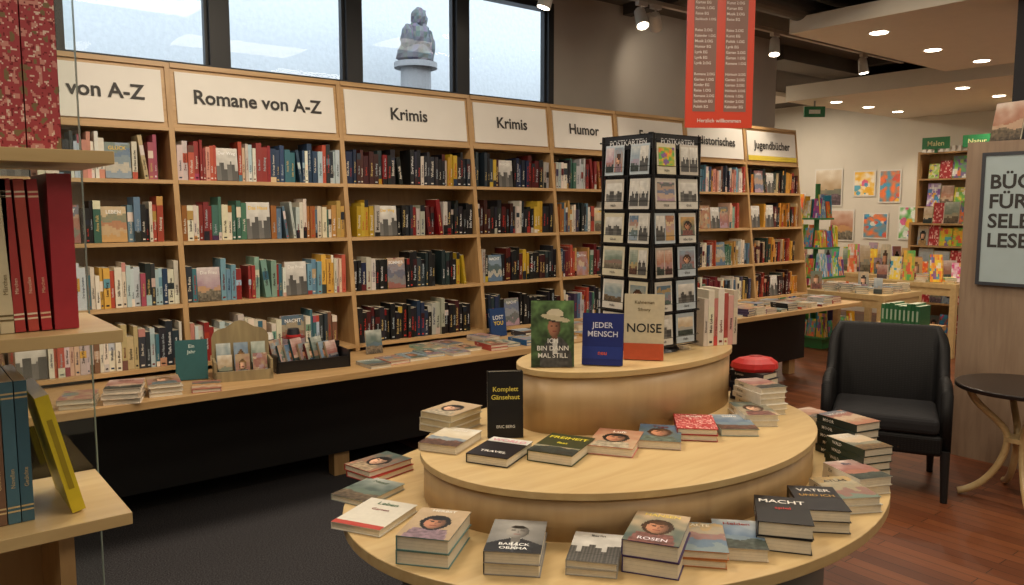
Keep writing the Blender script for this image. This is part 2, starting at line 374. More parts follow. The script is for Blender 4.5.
for i in range(9):
    a,b=BX[i],BX[i+1]
    e=empty("bookcase"); m=MB()
    th=.014
    slab(m,a,a+th,.75,2.37,0,.26,1); slab(m,b-th,b,.75,2.37,0,.26,1)
    slab(m,a+th,b-th,.75,2.37,.25,.26,2)
    slab(m,a+th,b-th,2.345,2.37,-.005,.25,0); slab(m,a+th,b-th,2.03,2.345,.008,.03,0); slab(m,a+th,b-th,2.012,2.03,-.003,.25,0)
    for z in ROWS: slab(m,a+th,b-th,z-.02,z,-.004,.25,0)
    m.build("frame",[BIRCH,BIRCHV,BACKW],e)
    m=MB(); slab(m,a+.035,b-.035,2.055,2.325,-.002,.007,0); m.build("header_board",[WHITE],e)
    m=MB(); zc=2.165
    M=Matrix.Translation(((a+b)/2,yf(zc)-.006,zc))@Matrix.Rotation(math.pi/2-math.atan(.12),4,'X')
    m.text(HD[i],M,.105 ,(0,0,0),0,width=(b-a)*.78,bold=.022); m.build("header_lettering",[TEXTD],e)
    if i==8:
        m=MB(); slab(m,a+.035,b-.035,2.055,2.1,-.004,-.003,0); m.build("header_stripe",[mat_plain("yellow_film","D8C040",.5)],e)
    m=MB()
    for j,z in enumerate(ROWS):
        pal=PALS[i]
        if i<3: pal=['light','mix','light','light'][j]
        if i in(6,7) and j<2: pal='light'
        x1=b-th
        if random.random()<.3: x1-=random.uniform(.03,.12)
        fill_row(m,a+th,x1,z,pal)
    m.build("books",BM,e)

# ---------------------------------------------------------------- counter in front of bookcases
e=empty("display_counter"); m=MB()
m.box((-.72,3.75,.712),(7.14,4.35,.748)); m.build("top",[BIRCH],e,bevel=.002)
m=MB(); m.box((-.7,4.3,.15),(7.1,4.33,.712)); m.build("kick_panel",[BLACK],e)
m=MB()
for x in (.35,2.13,3.9,5.6,6.95): m.box((x-.05,4.335,0),(x+.05,4.41,.712))
m.build("legs",[BIRCHV],e)
simple_box("baseboard_back",(-3,4.83,0),(7.3,4.85,.08),BLACK)

CZ=.7485
def stack(name,x,y,z,ang,n,w_,h_,t,cover,art=None,seed=0,texts=(),spine=None,band=None,jitter=.006,res=(16,22),edge="E4DAC4"):
    m=MB()
    for k in range(n):
        top=k==n-1
        M=M_flat(random.uniform(-jitter,jitter) if k else 0,random.uniform(-jitter,jitter) if k else 0,k*t,random.uniform(-.05,.05) if k else 0)
        book(m,M,w_,h_,t-.0006,cover,spine,art if top else None,seed,texts if top else texts[:1],res=res,band=band if top else None,edge=edge)
    o=m.build(name,BM); o.location=(x,y,z); o.rotation_euler=(0,0,ang); return o
def standing(name,x,y,z,ang,w_,h_,t,cover,art=None,seed=0,texts=(),spine=None,band=None,lean=.12,res=(22,32)):
    m=MB(); book(m,M_stand(0,0,0,h_,0,lean)@Matrix.Translation((0,0,-t)),w_,h_,t,cover,spine,art,seed,texts,res=res,band=band)
    zmin=min(v[2] for v in m.v); m.v=[(v[0],v[1],v[2]-zmin) for v in m.v]
    o=m.build(name,BM); o.location=(x,y,z); o.rotation_euler=(0,0,ang); return o
stack("book_stack",.84,3.86,CZ,-.35,3,.15,.21,.024,"D8C8B4","land",3,[("Zeit",.75,.2,"702020")],edge="D8CCB8")
stack("book_stack",1.02,3.90,CZ,-.2,3,.14,.2,.02,"CFC4B4","portrait",8,[("Roman",.85,.12,"202020")])
stack("book_stack",.66,3.88,CZ,-.3,2,.14,.2,.022,"B8A890","blobs",18)
stack("book_stack",1.20,3.86,CZ,-.3,1,.13,.19,.018,"A85A58","stripe",11)
standing("standing_book",1.2,4.08,CZ,-.3,.15,.2,.02,"2A5A5C",None,0,[("Ein",.8,.12,"C8D8D0"),("Jahr",.66,.12,"C8D8D0")],lean=.2)
e=empty("greeting_card_display",(1.42,3.98,CZ)); e.rotation_euler=(0,0,-.25)
m=MB()
m.box((-.14,-.07,0),(.14,.09,.012)); m.box((-.14,-.07,.012),(.14,-.058,.05)); m.box((-.14,-.07,.012),(-.128,.09,.1)); m.box((.128,-.07,.012),(.14,.09,.1))
pts=[(-.14,0),(.14,0),(.14,.2)]+[(.07+.07*math.cos(t),.2+.05*math.sin(t)) for t in (0.5,1.0,1.57)]+[(.05*math.cos(t),.255+.03*math.sin(t)) for t in (.3,1.0,1.57,2.1,2.8)]+[(-.07+.07*math.cos(t),.2+.05*math.sin(t)) for t in (1.57,2.1,2.6)]+[(-.14,.2)]
n=len(pts); m.add([(x,.078,z) for x,z in pts]+[(x,.09,z) for x,z in pts],[tuple(range(n)),tuple(range(n,2*n))[::-1]]+[(i,n+i,n+(i+1)%n,(i+1)%n) for i in range(n)],(.5,.5,.5))
m.build("arched_box",[mat_wood("aged_wood","88785A","A4946E",(8,8,1))],e)
m=MB()
for r in range(2):
    for k in range(3):
        M=M_stand(-.085+.085*k,.03-.06*r+.02,.014,.11+.05*(1-r),0,.2); book(m,M,.07,.11+.05*(1-r),.006,random.choice(["D8D0C0","C0C8B8","C8B098"]),None,random.choice(['land','portrait','blobs']),k*7+r,res=(12,18))
m.build("cards",BM,e)
e=empty("book_tray",(1.80,4.02,CZ)); e.rotation_euler=(0,0,-.12); m=MB()
m.box((-.2,-.08,0),(.2,.1,.01)); m.box((-.2,-.08,.01),(.2,-.07,.06)); m.box((-.2,.09,.01),(.2,.1,.12)); m.box((-.2,-.08,.01),(-.19,.1,.09)); m.box((.19,-.08,.01),(.2,.1,.09)); m.build("tray",[DARKMET],e)
m=MB()
for k in range(9):
    book(m,M_stand(-.155+.037*k,.03,.012,.12+.03*(k%3==0),.55,.3),.085,.12+.03*(k%3==0),.012,random.choice(["2A4A5C","A8A090","B8B4AC","6A2A28","2C4A4A","A89070"]),None,random.choice(['land','blobs','portrait']),seed=k,res=(8,10))
m.build("paperbacks",BM,e)
m=MB()
m.cyl((0,0,0),(0,0,.13),.045,.035,20,lin("B8B4AC")); m.cyl((0,0,.13),(0,0,.134),.07,.07,24,lin("E0DCD4")); m.cyl((0,0,.134),(0,0,.18),.042,.034,20,lin("E8E4DC")); m.cyl((0,0,.136),(0,0,.148),.0435,.0425,20,lin("202020"))
o=m.build("hat_figurine",BM,smooth=False); o.location=(1.64,4.22,CZ)
m=MB()
m.cyl((0,0,0),(0,0,.14),.04,.03,20,lin("1B1B20")); m.cyl((0,0,.14),(0,0,.144),.065,.065,24,lin("7A1A1C")); m.cyl((0,0,.144),(0,0,.19),.04,.03,20,lin("202026")); m.cyl((0,0,.146),(0,0,.158),.0415,.04,20,lin("B02A28"))
o=m.build("hat_figurine",BM); o.location=(1.80,4.23,CZ)
standing("standing_book",2.28,4.17,CZ,-.1,.1,.14,.012,"D0CCC0","land",5,lean=.2)
ci=0
spec=[(2.10,3.86,"C0B8A8"),(2.24,3.9,"B87068"),(2.38,3.92,"C8C4B8"),(2.52,3.96,"8AA0B0"),(2.66,3.9,"C8C4BC"),(2.62,4.15,"98B8A8"),(2.80,3.98,"D4CCB0"),(2.79,4.17,"C0BCB4"),(2.94,3.9,"A84840"),(3.08,3.95,"3A5A7C"),(3.07,4.16,"C8C0B8"),(3.22,3.92,"2A5A8C"),(3.38,3.95,"B8A898"),(3.42,4.15,"404048"),(3.56,3.94,"C8C0B8")]
for (x,y,c) in spec:
    stack("book_stack",x,y,CZ,random.uniform(-.25,.1),random.choice([1,1,2]),.125,.185,.018,c,random.choice(['blobs','land','portrait','stripe']),ci*13+5,[(random.choice(["Liebe","Meer","Licht","Haus","Zeit"]),.8,.13,"F4F0E8")],res=(12,16)); ci+=1
standing("standing_book",3.25,4.22,CZ,0,.13,.19,.02,"1C3A6A",None,0,[("LOST",.6,.2,"E0E0E0"),("YOU",.4,.2,"E0C040")],lean=.15)
x=3.75
while x<7.0:
    stack("book_stack",x,random.choice([3.88,3.92]),CZ,random.uniform(-.2,.2),random.choice([1,2,3]),.125,.185,.02,random.choice(PAL['mix']+PAL['cov']),random.choice(['blobs','land','portrait','stripe']),int(x*50),res=(8,10)); x+=.155
x=3.6
while x<7.0:
    stack("book_stack",x,4.16,CZ,random.uniform(-.15,.15),random.choice([1,2]),.125,.185,.02,random.choice(PAL['mix']+PAL['cov']),random.choice(['blobs','land','stripe']),int(x*70),res=(8,10)); x+=.16

# ---------------------------------------------------------------- tiered oval table
E1=(2.06,1.93,1.04,.81);E2=(2.125,1.99,.815,.59);E3=(2.35,2.19,.54,.29)
T1,T2,T3=.65,.80,1.03
e=empty("tiered_oval_table"); m=MB()
m.ell(*E1,T1-.035,T1); m.build("lower_top",[BIRCHL],e,bevel=.003)
m=MB(); m.ell(E2[0],E2[1],E2[2]-.012,E2[3]-.012,T1,T2-.022); m.ell(E3[0],E3[1],E3[2]-.01,E3[3]-.01,T2,T3-.022); m.build("risers",[mat_wood("riser_veneer","B2946A","BFA176",(5,5,.8),.4)],e,smooth=False)
m=MB(); m.ell(*E2,T2-.022,T2); m.ell(*E3,T3-.022,T3); m.build("upper_tops",[BIRCHL],e,bevel=.002)
m=MB(); m.ell(E1[0],E1[1],.86,.6,0,T1-.035); m.build("base",[GREYL],e)
for o in e.children: 
    if o.name.startswith(("risers","base")):
        for pl in o.data.polygons: pl.use_smooth=len(pl.vertices)==4
def push(x,y,E,clear):
    """slide a pile back towards the shopper's side until it clears the riser"""
    for it in range(80):
        best=None
        for k in range(180):
            t=k*math.pi/90; px,py=E[0]+E[2]*math.cos(t),E[1]+E[3]*math.sin(t); d=math.hypot(x-px,y-py)
            if best is None or d<best[0]: best=(d,t)
        d,t=best; n=Vector((math.cos(t)/E[2],math.sin(t)/E[3])).normalized()
        if ((x-E[0])/E[2])**2+((y-E[1])/E[3])**2<1 or d<clear: x*=.992;y*=.992
        else: break
    return x,y,n
def tier(x,y,z,E,n,w_,h_,t,cover,art,seed,texts=(),k=.45,turn=0,fix=False,**kw):
    X,Y,nn=push(x,y,E,0 if fix else h_/2+.006)
    if not fix: x,y=X,Y
    c=Vector((-x,-y)).normalized(); d=(nn*k+c*(1-k)).normalized()
    ang=math.atan2(-d.y,-d.x)-math.pi/2+turn
    kw.setdefault('res',(30,42))
    return stack("book_stack",x,y,z+.001,ang,n,w_,h_,t,cover,art,seed,texts,**kw)
tier(1.15,2.12,T1,E2,1,.17,.22,.022,"D9D4C6",None,1,[("Leben",.8,.14,"3A6A48"),("Garten",.6,.1,"802828")],band=(.0,.12,"B8463A"))
tier(1.17,1.82,T1,E2,2,.15,.21,.04,"5E8280","portrait",21,[("HERBST",.88,.1,"F0F0E8")])
tier(1.36,1.69,T1,E2,2,.15,.215,.034,"8E8C88","bwportrait",2,[("BARACK",.19,.10,"F2F2EE"),("OBAMA",.08,.10,"F2F2EE")],spine="2A2A2C",res=(48,64))
tier(1.52,1.54,T1,E2,2,.135,.19,.02,"A8A49A","city",4,[("Berlin",.86,.09,"202020")],turn=-.15)
tier(1.68,1.45,T1,E2,2,.15,.215,.045,"3A2458","portrait",33,[("HANSEN",.86,.12,"E8D060"),("ROSEN",.08,.12,"F0E8F0")],spine="2C1C60",turn=-.35)
tier(1.86,1.44,T1,E2,2,.13,.2,.022,"B4703C","stripe",41,[("ALTE",.85,.12,"F0E8D0")],turn=-.2)
tier(2.02,1.42,T1,E2,1,.135,.205,.035,"C8B8A0","land",47,[("Helden",.8,.13,"902420")],turn=-.2)
tier(2.01,1.265,T1,E2,2,.15,.215,.042,"101014",None,3,[("MACHT",.72,.19,"E8E4DC"),("spiel",.5,.12,"C0302C")],spine="101014",turn=-.35,fix=True)
tier(2.215,1.275,T1,E2,2,.14,.21,.036,"1A1A20",None,5,[("VATER",.75,.16,"D8D4CC"),("UND ICH",.55,.12,"B89040")],turn=-.25,fix=True)
tier(2.42,1.30,T1,E2,2,.135,.2,.026,"D0CCC0","stripe",55,[("ATLAS",.75,.14,"202020")],fix=True)
tier(2.60,1.36,T1,E2,2,.13,.19,.03,"E4DED0","land",59,[("Eis",.75,.16,"204060")],fix=True)
tier(2.76,1.44,T1,E2,4,.13,.19,.028,"2C3A2E","land",60,[("WALD",.75,.16,"D8D4CC")],spine="2C3A2E",fix=True)
tier(2.90,1.56,T1,E2,5,.13,.19,.03,"24302A","stripe",61,[("MOOR",.75,.16,"D8D4CC")],spine="202A26",fix=True)
tier(3.00,1.75,T1,E2,4,.12,.17,.028,"D8D0C0","land",64,fix=True)
tier(1.24,2.33,T1,E2,1,.15,.2,.02,"A8ACA0","land",62,[("Natur",.8,.13,"305030")])
tier(1.38,2.50,T1,E2,2,.14,.2,.022,"B84038","portrait",63)
tier(1.55,2.01,T2,E3,1,.145,.205,.03,"141316","city",71,[("WORLD",.8,.16,"D890A0"),("TRAVEL",.2,.13,"E8E4DC")],band=(.0,.75,"1C1418"),turn=-.2)
tier(1.72,1.90,T2,E3,1,.155,.215,.035,"38421C","land",72,[("FREIHEIT",.75,.17,"E8D840"),("fest",.5,.12,"E8D840")],turn=-.35,band=(.35,1,"30381C"))
tier(1.92,1.85,T2,E3,1,.155,.215,.03,"C87E70","portrait",73,[("Luft",.8,.14,"F4F0E8")],turn=-.35)
tier(2.11,1.82,T2,E3,1,.145,.21,.028,"B8A090","portrait",74,[("Tage",.8,.14,"701818")],turn=-.3)
tier(2.28,1.80,T2,E3,2,.14,.2,.022,"A83838","floral",75,[("Rosa",.8,.14,"F4F0E8")],turn=-.3)
tier(2.42,1.74,T2,E3,1,.135,.205,.026,"98A8A0","land",76,[("Stille",.8,.14,"F4F0E8")],turn=-.2,fix=True)
tier(2.58,1.77,T2,E3,2,.13,.2,.022,"E0D8C8","portrait",77,turn=-.2,fix=True)
tier(2.73,1.84,T2,E3,5,.12,.18,.022,"E8E2D4","land",78,fix=True)
tier(2.865,1.96,T2,E3,5,.11,.16,.025,"2A2A34","city",79,turn=.3,fix=True)
tier(1.50,2.22,T2,E3,1,.14,.21,.028,"C8B498","land",81,[("Sand",.8,.14,"F4F0E8")])
tier(1.62,2.40,T2,E3,3,.14,.19,.024,"C8C0AC","portrait",82,edge="CFC09C")
standing("standing_book",1.69,2.16,T2,face_cam(1.69,2.16,.1),.125,.235,.03,"0F0F12",None,0,[("Komplett",.7,.1,"E8D860"),("Gänsehaut",.58,.1,"E8D860"),("ERIC BERG",.15,.06,"E8E8E0")],lean=.07)
m=MB(); 
prof=[(.085,0),(.1,.015),(.095,.035),(.07,.052),(.03,.06)]
n=20
for (r0,z0),(r1,z1) in zip(prof,prof[1:]):
    for k in range(n):
        t0,t1=k*2*math.pi/n,(k+1)*2*math.pi/n
        w0=lambda t,r:(r*math.cos(t)*(1+.06*math.sin(5*t)),r*.7*math.sin(t)*(1+.05*math.cos(7*t)))
        m.add([(*w0(t0,r0),z0),(*w0(t1,r0),z0),(*w0(t1,r1),z1),(*w0(t0,r1),z1)],[(0,1,2,3)],lin("C22A2A"))
m.ell(0,0,.03,.021,.059,.062,lin("A02020"),n=16)
o=m.build("red_pouch",BM,smooth=True); o.location=(2.87,1.96,T2+.127); o.rotation_euler=(0,0,-.6)
standing("standing_book",1.89,2.14,T3,face_cam(1.89,2.14,.05),.155,.24,.025,"3A5A34","hatman",1,[("ICH",.36,.1,"F4F4F0"),("BIN DANN",.25,.1,"F4F4F0"),("MAL STILL",.14,.1,"F4F4F0")],lean=.13,res=(44,64))
standing("standing_book",2.05,2.05,T3,face_cam(2.05,2.05,-.1),.148,.19,.03,"1C2C78",None,0,[("JEDER",.72,.15,"D8DCF0"),("MENSCH",.55,.15,"D8DCF0"),("neu",.2,.12,"E06030")],lean=.13,band=(.12,.36,"24388C"))
standing("standing_book",2.25,2.03,T3,face_cam(2.25,2.03,-.05),.15,.25,.03,"CFC4A8",None,0,[("NOISE",.42,.2,"2A2A2A"),("Kahneman",.85,.07,"6A5A3A"),("Sibony",.74,.07,"6A5A3A")],lean=.1,band=(0,.25,"C85A38"))
m=MB(); x=0
cols=["D8CCC0","E4DCCC","C88078","E8E0D4","B05048","D8A8A0","D0C4B0"]
for k,c in enumerate(cols):
    t=[.02,.028,.018,.03,.02,.025,.02][k]; h_=[.2,.235,.2,.24,.22,.21,.23][k]
    one_spine(m,x,0,-.001,t,h_,.12,hexc(c),[hexc("E4D8C0"),hexc("C04038")],False); x+=t+.001
o=m.build("row_of_books",BM); o.location=(2.68,2.085,T3+.001); o.rotation_euler=(0,0,-.3)

# ---------------------------------------------------------------- rotating postcard rack
e=empty("postcard_spinner_rack",(2.475,2.21,T3))
s=.135; H=.86
m=MB()
m.cyl((0,0,0),(0,0,.014),.13,.12,32); m.cyl((0,0,.014),(0,0,H+.02),.012,n=12)
for a in range(4):
    R=Matrix.Rotation(a*math.pi/2,4,'Z')
    m.cyl((s,s,.03),(s,s,H),.006,n=8,M=R)
    m.box((-s+.002,s-.012,.03),(s-.002,s-.008,H-.05),M=R)
    m.box((-s,s-.008,H-.055),(s,s,H),M=R)
    for z in [.03+.134*k for k in range(7)]:
        m.box((-s,s+.018,z),(s,s+.021,z+.003),M=R); 
        for x in (-s,-.003,s-.003): m.box((x,s-.006,z),(x+.003,s+.02,z+.003),M=R)
    for z in [.065+.134*k for k in range(6)]: m.box((-s,s+.018,z),(s,s+.020,z+.002),M=R)
    m.box((-.0015,s-.006,.03),(.0015,s-.002,H-.05),M=R)
m.box((-s,-s,H-.003),(s,s,H)); m.build("wire_frame",[DARKMET],e)
m=MB()
for a in range(4):
    R=Matrix.Rotation(a*math.pi/2,4,'Z')@Matrix.Rotation(math.pi,4,'Z')
    for r in range(6):
        for c in range(2):
            x=-s/2 if c==0 else s/2
            hh=.118; ww=random.uniform(.095,.122)
            M=R@Matrix.Translation((x,-s-.008,.036+.134*r))@Matrix.Rotation(math.pi/2-.06,4,'X')@Matrix.Translation((0,hh/2,-.003))
            kind=random.choice(['land','land','stripe','portrait','city','kids']); 
            bs=random.choice(["D4D0C6","C8C0B4","B8C4CC","D4D0C8","D0C8B0"])
            book(m,M,ww,hh,.003,bs,None,None,0,res=(6,8))
            if r>=2 and random.random()<.5:
                for q in range(2): m.grid(M,-ww*.46+q*ww*.48,-hh*.4,ww*.43,hh*.82,.0042,art_fn(random.choice(['land','portrait','stripe','city','kids']),random.randint(0,9999)),8,12)
            else:
                iw,ih=ww*.84,hh*.62
                m.grid(M,-iw/2,-hh*.25,iw,ih,.0042,art_fn(kind,random.randint(0,9999)),14,14)
                m.text(random.choice(["Danke","Alles Gute","Hallo","Liebe","Glück"]),M@Matrix.Translation((0,-hh*.42,.0045)),.014,lin("303030"),0,width=ww*.8,res=1)
    m.text("POSTKARTEN",R@Matrix.Translation((0,-s-.0012,H-.04))@Matrix.Rotation(math.pi/2,4,'X'),.032,lin("D0D0D0"),0,width=.2)
m.build("cards",BM,e)

# ---------------------------------------------------------------- near left glass/birch shelf
e=empty("display_shelf_unit"); m=MB()
for z in (1.11,1.41,1.69,.80,.5): m.box((-1.0,1.37 if z>1 else 1.42,z-.02),(.30 if z>1 else .2,1.65,z))
m.build("shelves",[BIRCHL],e,bevel=.001)
m=MB(); m.box((.2,1.42,0),(.222,1.65,1.09)); m.box((-1.0,1.42,0),(-.98,1.65,2.0)); m.box((-.98,1.62,.06),(.2,1.64,1.09)); m.box((-.98,1.44,0),(.2,1.46,.06)); m.build("carcass",[BIRCHV],e)
m=MB(); m.box((-1.0,1.655,0),(.305,1.663,2.6),mi=0)
m.build("glass_panel",[mat_glass("clear_panel_glass",.05,(.96,.98,.97))],e)
m=MB(); m.box((.3052,1.655,0),(.3072,1.663,2.6)); m.build("glass_edge",[mat_plain("polished_glass_edge","8FA09C",.2,noise=.02)],e)
def spine_book(mb,x,y,z,t,h_,d,col,lean=0,deco="bands",ink="D8B868",col2=None):
    M=Matrix.Translation((x,y,z))@Matrix.Rotation(lean,4,'Y')
    cl=lin(col); mb.add([M@Vector(q) for q in ((0,0,0),(t,0,0),(0,d,0),(t,d,0),(0,0,h_),(t,0,h_),(0,d,h_),(t,d,h_))],[(0,2,3,1),(4,5,7,6),(0,1,5,4),(2,6,7,3),(0,4,6,2),(1,3,7,5)],[cl,lin("E4DAC4"),cl,cl,cl,cl],0)
    e_=-.0006
    def q(a,b,za,zb,c): mb.quad([(t*a,e_,h_*za),(t*b,e_,h_*za),(t*b,e_,h_*zb),(t*a,e_,h_*zb)],lin(c),0,M)
    if deco=="bands":
        for za in (.08,.11,.88,.91): q(0,1,za,za+.012,ink)
        R=M@Matrix.Translation((t*.7,e_-.0003,h_*.25))@Matrix.Rotation(math.pi/2,4,'X')@Matrix.Rotation(math.pi/2,4,'Z')
        mb.text(random.choice(["Gedichte","Erzählungen","Märchen","Novellen"]),R,t*.5,lin(ink),0,align='LEFT',width=h_*.55,bold=0)
    elif deco=="floral":
        F=art_fn('floral',3)
        def rose(u,v,k=1):
            q=noise.noise(Vector((u*9*k+x*90,v*22,1))); q2=noise.noise(Vector((u*20*k,v*48,x*40)))
            c=(.70,.27,.30)
            if q>.25: c=(.84,.58,.54)
            if q2>.42: c=(.92,.82,.76)
            if q2<-.42: c=(.50,.12,.16)
            if q<-.38: c=(.52,.44,.30)
            return c
        mb.grid(M@Matrix.Rotation(math.pi/2,4,'X'),0,0,t,h_,.0006,lambda u,v:rose(u,v,.5),22,96)
        mb.grid(M@Matrix.Translation((t,0,0))@Matrix.Rotation(math.pi/2,4,'Z')@Matrix.Rotation(math.pi/2,4,'X'),0,0,d,h_,.0006,lambda u,v:rose(u,v,1.6),50,80)
    elif deco=="plain": q(.3,.7,.2,.8,ink)
e=empty("row_of_books"); m=MB()
x=.24
for t,c in ((.046,"B03C44"),(.046,"A83640"),(.046,"B03C44"),(.04,"B4424A"),(.04,"982C38")):
    x-=t+.002; spine_book(m,x,1.43,1.691,t,.235,.17,c,deco="floral")
m.build("volumes",BM,e)
e=empty("row_of_books"); m=MB(); x=.25
for t,c,h_,ln,dk,ink in ((.034,"A82C38",.245,0,"none","7A1820"),(.014,"B03038",.235,-.04,"bands","E8C8A8"),(.014,"B84A40",.235,-.04,"bands","E8D8C0"),(.014,"A83838",.235,-.04,"bands","E8D8C0"),(.018,"D0C4A4",.235,0,"bands","6A5A3A"),(.018,"48607C",.235,0,"bands","D8D0B0"),(.016,"CCC4A8",.22,0,"bands","304050"),(.02,"C8B898",.23,0,"bands","802820"),(.03,"8A2A2A",.22,0,"bands","E8D8C0"),(.03,"355068",.22,0,"bands","E8D8C0")):
    x-=t+.0015+abs(ln)*.06; spine_book(m,x,1.43,1.411+t*math.sin(abs(ln)) if ln else 1.411,t,h_,.16,c,ln,dk,ink)
m.build("volumes",BM,e)
e=empty("row_of_books"); m=MB(); x=.172
for k,(t,c,ink) in enumerate(((.017,"3E6272","C8B080"),(.017,"4A7080","D0B888"),(.017,"7A5C48","D8C090"),(.017,"8A6A50","D8C090"),(.017,"446A70","D8C090"),(.017,"6E5040","D8C090"),(.022,"4A7C84","D0B888"),(.03,"6E5040","D8C090"))):
    x-=t+.0015; spine_book(m,x,1.43,1.111,t,.225,.16,c,0,"bands",ink)
m.build("volumes",BM,e)
m=MB(); spine_book(m,0,0,0,.02,.2,.16,"D8C22C",-.22,"plain","A08C20"); o=m.build("yellow_book",BM); o.location=(.222,1.42,1.1115)

# ---------------------------------------------------------------- hanging red directory sign
e=empty("hanging_directory_sign",(3.785,2.88,2.06)); e.rotation_euler=(0,0,math.atan2(-.545,.845))
RED=mat_plain("red_orange_acrylic","C43A1E",.4,noise=.03)
m=MB(); m.box((-.195,-.006,0),(.195,.006,.86)); m.build("board",[RED],e)
m=MB()
for x in (-.155,.025):
    m.box((x,-.008,.09),(x+.13,-.0065,.84),mi=0)
    m.box((x,.0065,.09),(x+.13,.008,.84),mi=0)
m.build("text_fields",[mat_plain("grey_brown_field","7A5A50",.5)],e)
m=MB(); words=["Romane","Krimis","Humor","Reise","Kochen","Garten","Kinder","Jugend","Sachbuch","Kunst","Musik","Karten","Politik","Hörbuch","Lyrik","Kalender"]
for x in (-.15,.03):
    for k in range(24):
        if k in (7,15): continue
        m.text(random.choice(words)+" "+random.choice(["EG","1.OG","2.OG"]),Matrix.Translation((x,-.009,.11+.03*k))@Matrix.Rotation(math.pi/2,4,'X'),.021,(0,0,0),0,align='LEFT',width=.118)
m.text("Herzlich willkommen",Matrix.Translation((0,-.009,.03))@Matrix.Rotation(math.pi/2,4,'X'),.03,(0,0,0),0,width=.3)
m.build("lettering",[TEXTW],e)
m=MB()
for x in (-.18,.18): m.cyl((x,0,.86),(x,0,1.24),.0015,n=6)
m.build("wires",[STEEL],e)

# ---------------------------------------------------------------- ceiling: panels, downlights, track spots, ducts
WARM=(1,.85,.66)
def spot(x,y,z,power,ang=110,col=WARM,blend=.6,size=.06):
    l=bpy.data.lights.new("downlight",'SPOT'); l.energy=power; l.color=col; l.spot_size=math.radians(ang); l.spot_blend=blend; l.shadow_soft_size=size
    o=bpy.data.objects.new("lamp",l); link(o); o.location=(x,y,z)
    return o
def downlight(x,y,z,power):
    e=empty("recessed_downlight",(x,y,z)); m=MB(); m.cyl((0,0,-.004),(0,0,0),.085,n=24); m.build("ring",[WHITE],e)
    m=MB(); m.cyl((0,0,-.007),(0,0,-.004),.066,n=24); m.build("lens",[LAMP],e)
    if power: o=spot(0,0,-.02,power,130); o.parent=e
simple_box("ceiling_panel",(5.85,-.6,3.0),(8.65,3.78,3.12),PANELW)
simple_box("ceiling_panel",(9.1,1.5,2.95),(12.1,5.9,3.14),PANELW)
for (x,y,pw) in ((6.35,3.3,60),(7.4,3.35,60),(8.3,3.3,50),(6.4,1.9,60),(7.5,1.9,0),(8.3,2.2,50),(6.4,.6,50),(7.6,.5,0)): downlight(x,y,3.0,pw)
for (x,y,pw) in ((9.6,5.5,50),(10.4,5.5,0),(11.2,5.5,50),(9.6,4.0,0),(10.6,4.0,60),(11.5,4.0,0),(9.8,2.4,60),(11,2.4,0)): downlight(x,y,2.95,pw)
m=MB(); m.box((2.8,4.28,3.17),(8.8,4.32,3.2)); 
for x in (3.2,5.3,7,8.7): m.cyl((x,4.3,3.2),(x,4.3,3.298),.006,n=8)
m.build("lighting_track",[mat_plain("white_track","B8B4AC",.5)])
def trackspot(x,y,tgt,power):
    e=empty("track_spotlight",(x,y,3.17)); d=(Vector(tgt)-Vector((x,y,3.02))).normalized(); c=Vector((0,0,-.13))
    m=MB(); m.box((-.05,-.018,-.03),(.05,.018,0)); m.cyl((0,0,-.03),(0,0,-.1),.008,n=10); m.cyl(c-d*.08,c+d*.06,.042,.05,24); m.cyl(c-d*.1,c-d*.08,.026,.042,24); m.build("housing",[mat_plain("white_lamp_housing","D0CDC6",.4)],e)
    m=MB(); m.cyl(c+d*.06,c+d*.063,.042,n=24); m.build("lens",[LAMP],e)
    if power:
        o=spot(0,0,0,power,100); o.parent=e; o.location=c+d*.08; o.rotation_euler=d.to_track_quat('-Z','Y').to_euler()
trackspot(3.72,4.3,(3.3,4.6,1.4),0); trackspot(4.68,4.3,(4.2,3.2,.8),40); trackspot(4.84,4.3,(5.6,4.85,2.6),9); trackspot(6.43,4.3,(6.0,4.0,1.0),60); trackspot(7.99,4.3,(8.1,4.0,.8),40)  # the spot aimed at the back wall is added to brighten it
m=MB(); m.cyl((4.2,3.7,3.18),(7.2,3.7,3.18),.09,n=20); m.box((4.4,3.0,3.14),(5.6,3.3,3.3)); m.box((7.5,4.9,3.15),(11.9,5.3,3.3)); m.build("ventilation_duct",[mat_plain("galvanised_duct","5A5650",.5,.3)])
m=MB(); 
for y in (2.4,1.2): m.box((3.2,y,3.22),(5.8,y+.12,3.3))
for x in (5.0,8.85): m.box((x,-2.9,3.21),(x+.1,4.8,3.3))
m.build("ceiling_beams",[mat_plain("dark_beam","39342F",.8)])
m=MB(); m.box((0,-.01,0),(.26,.01,.13),lin("1C7A48")); m.box((.06,-.012,.04),(.2,-.0101,.09),lin("E8F0E8")); m.box((.12,-.004,.13),(.14,.004,.2),lin("888888")); o=m.build("exit_sign",BM); o.location=(9.2,5.7,2.75); o.rotation_euler=(0,0,-.7)

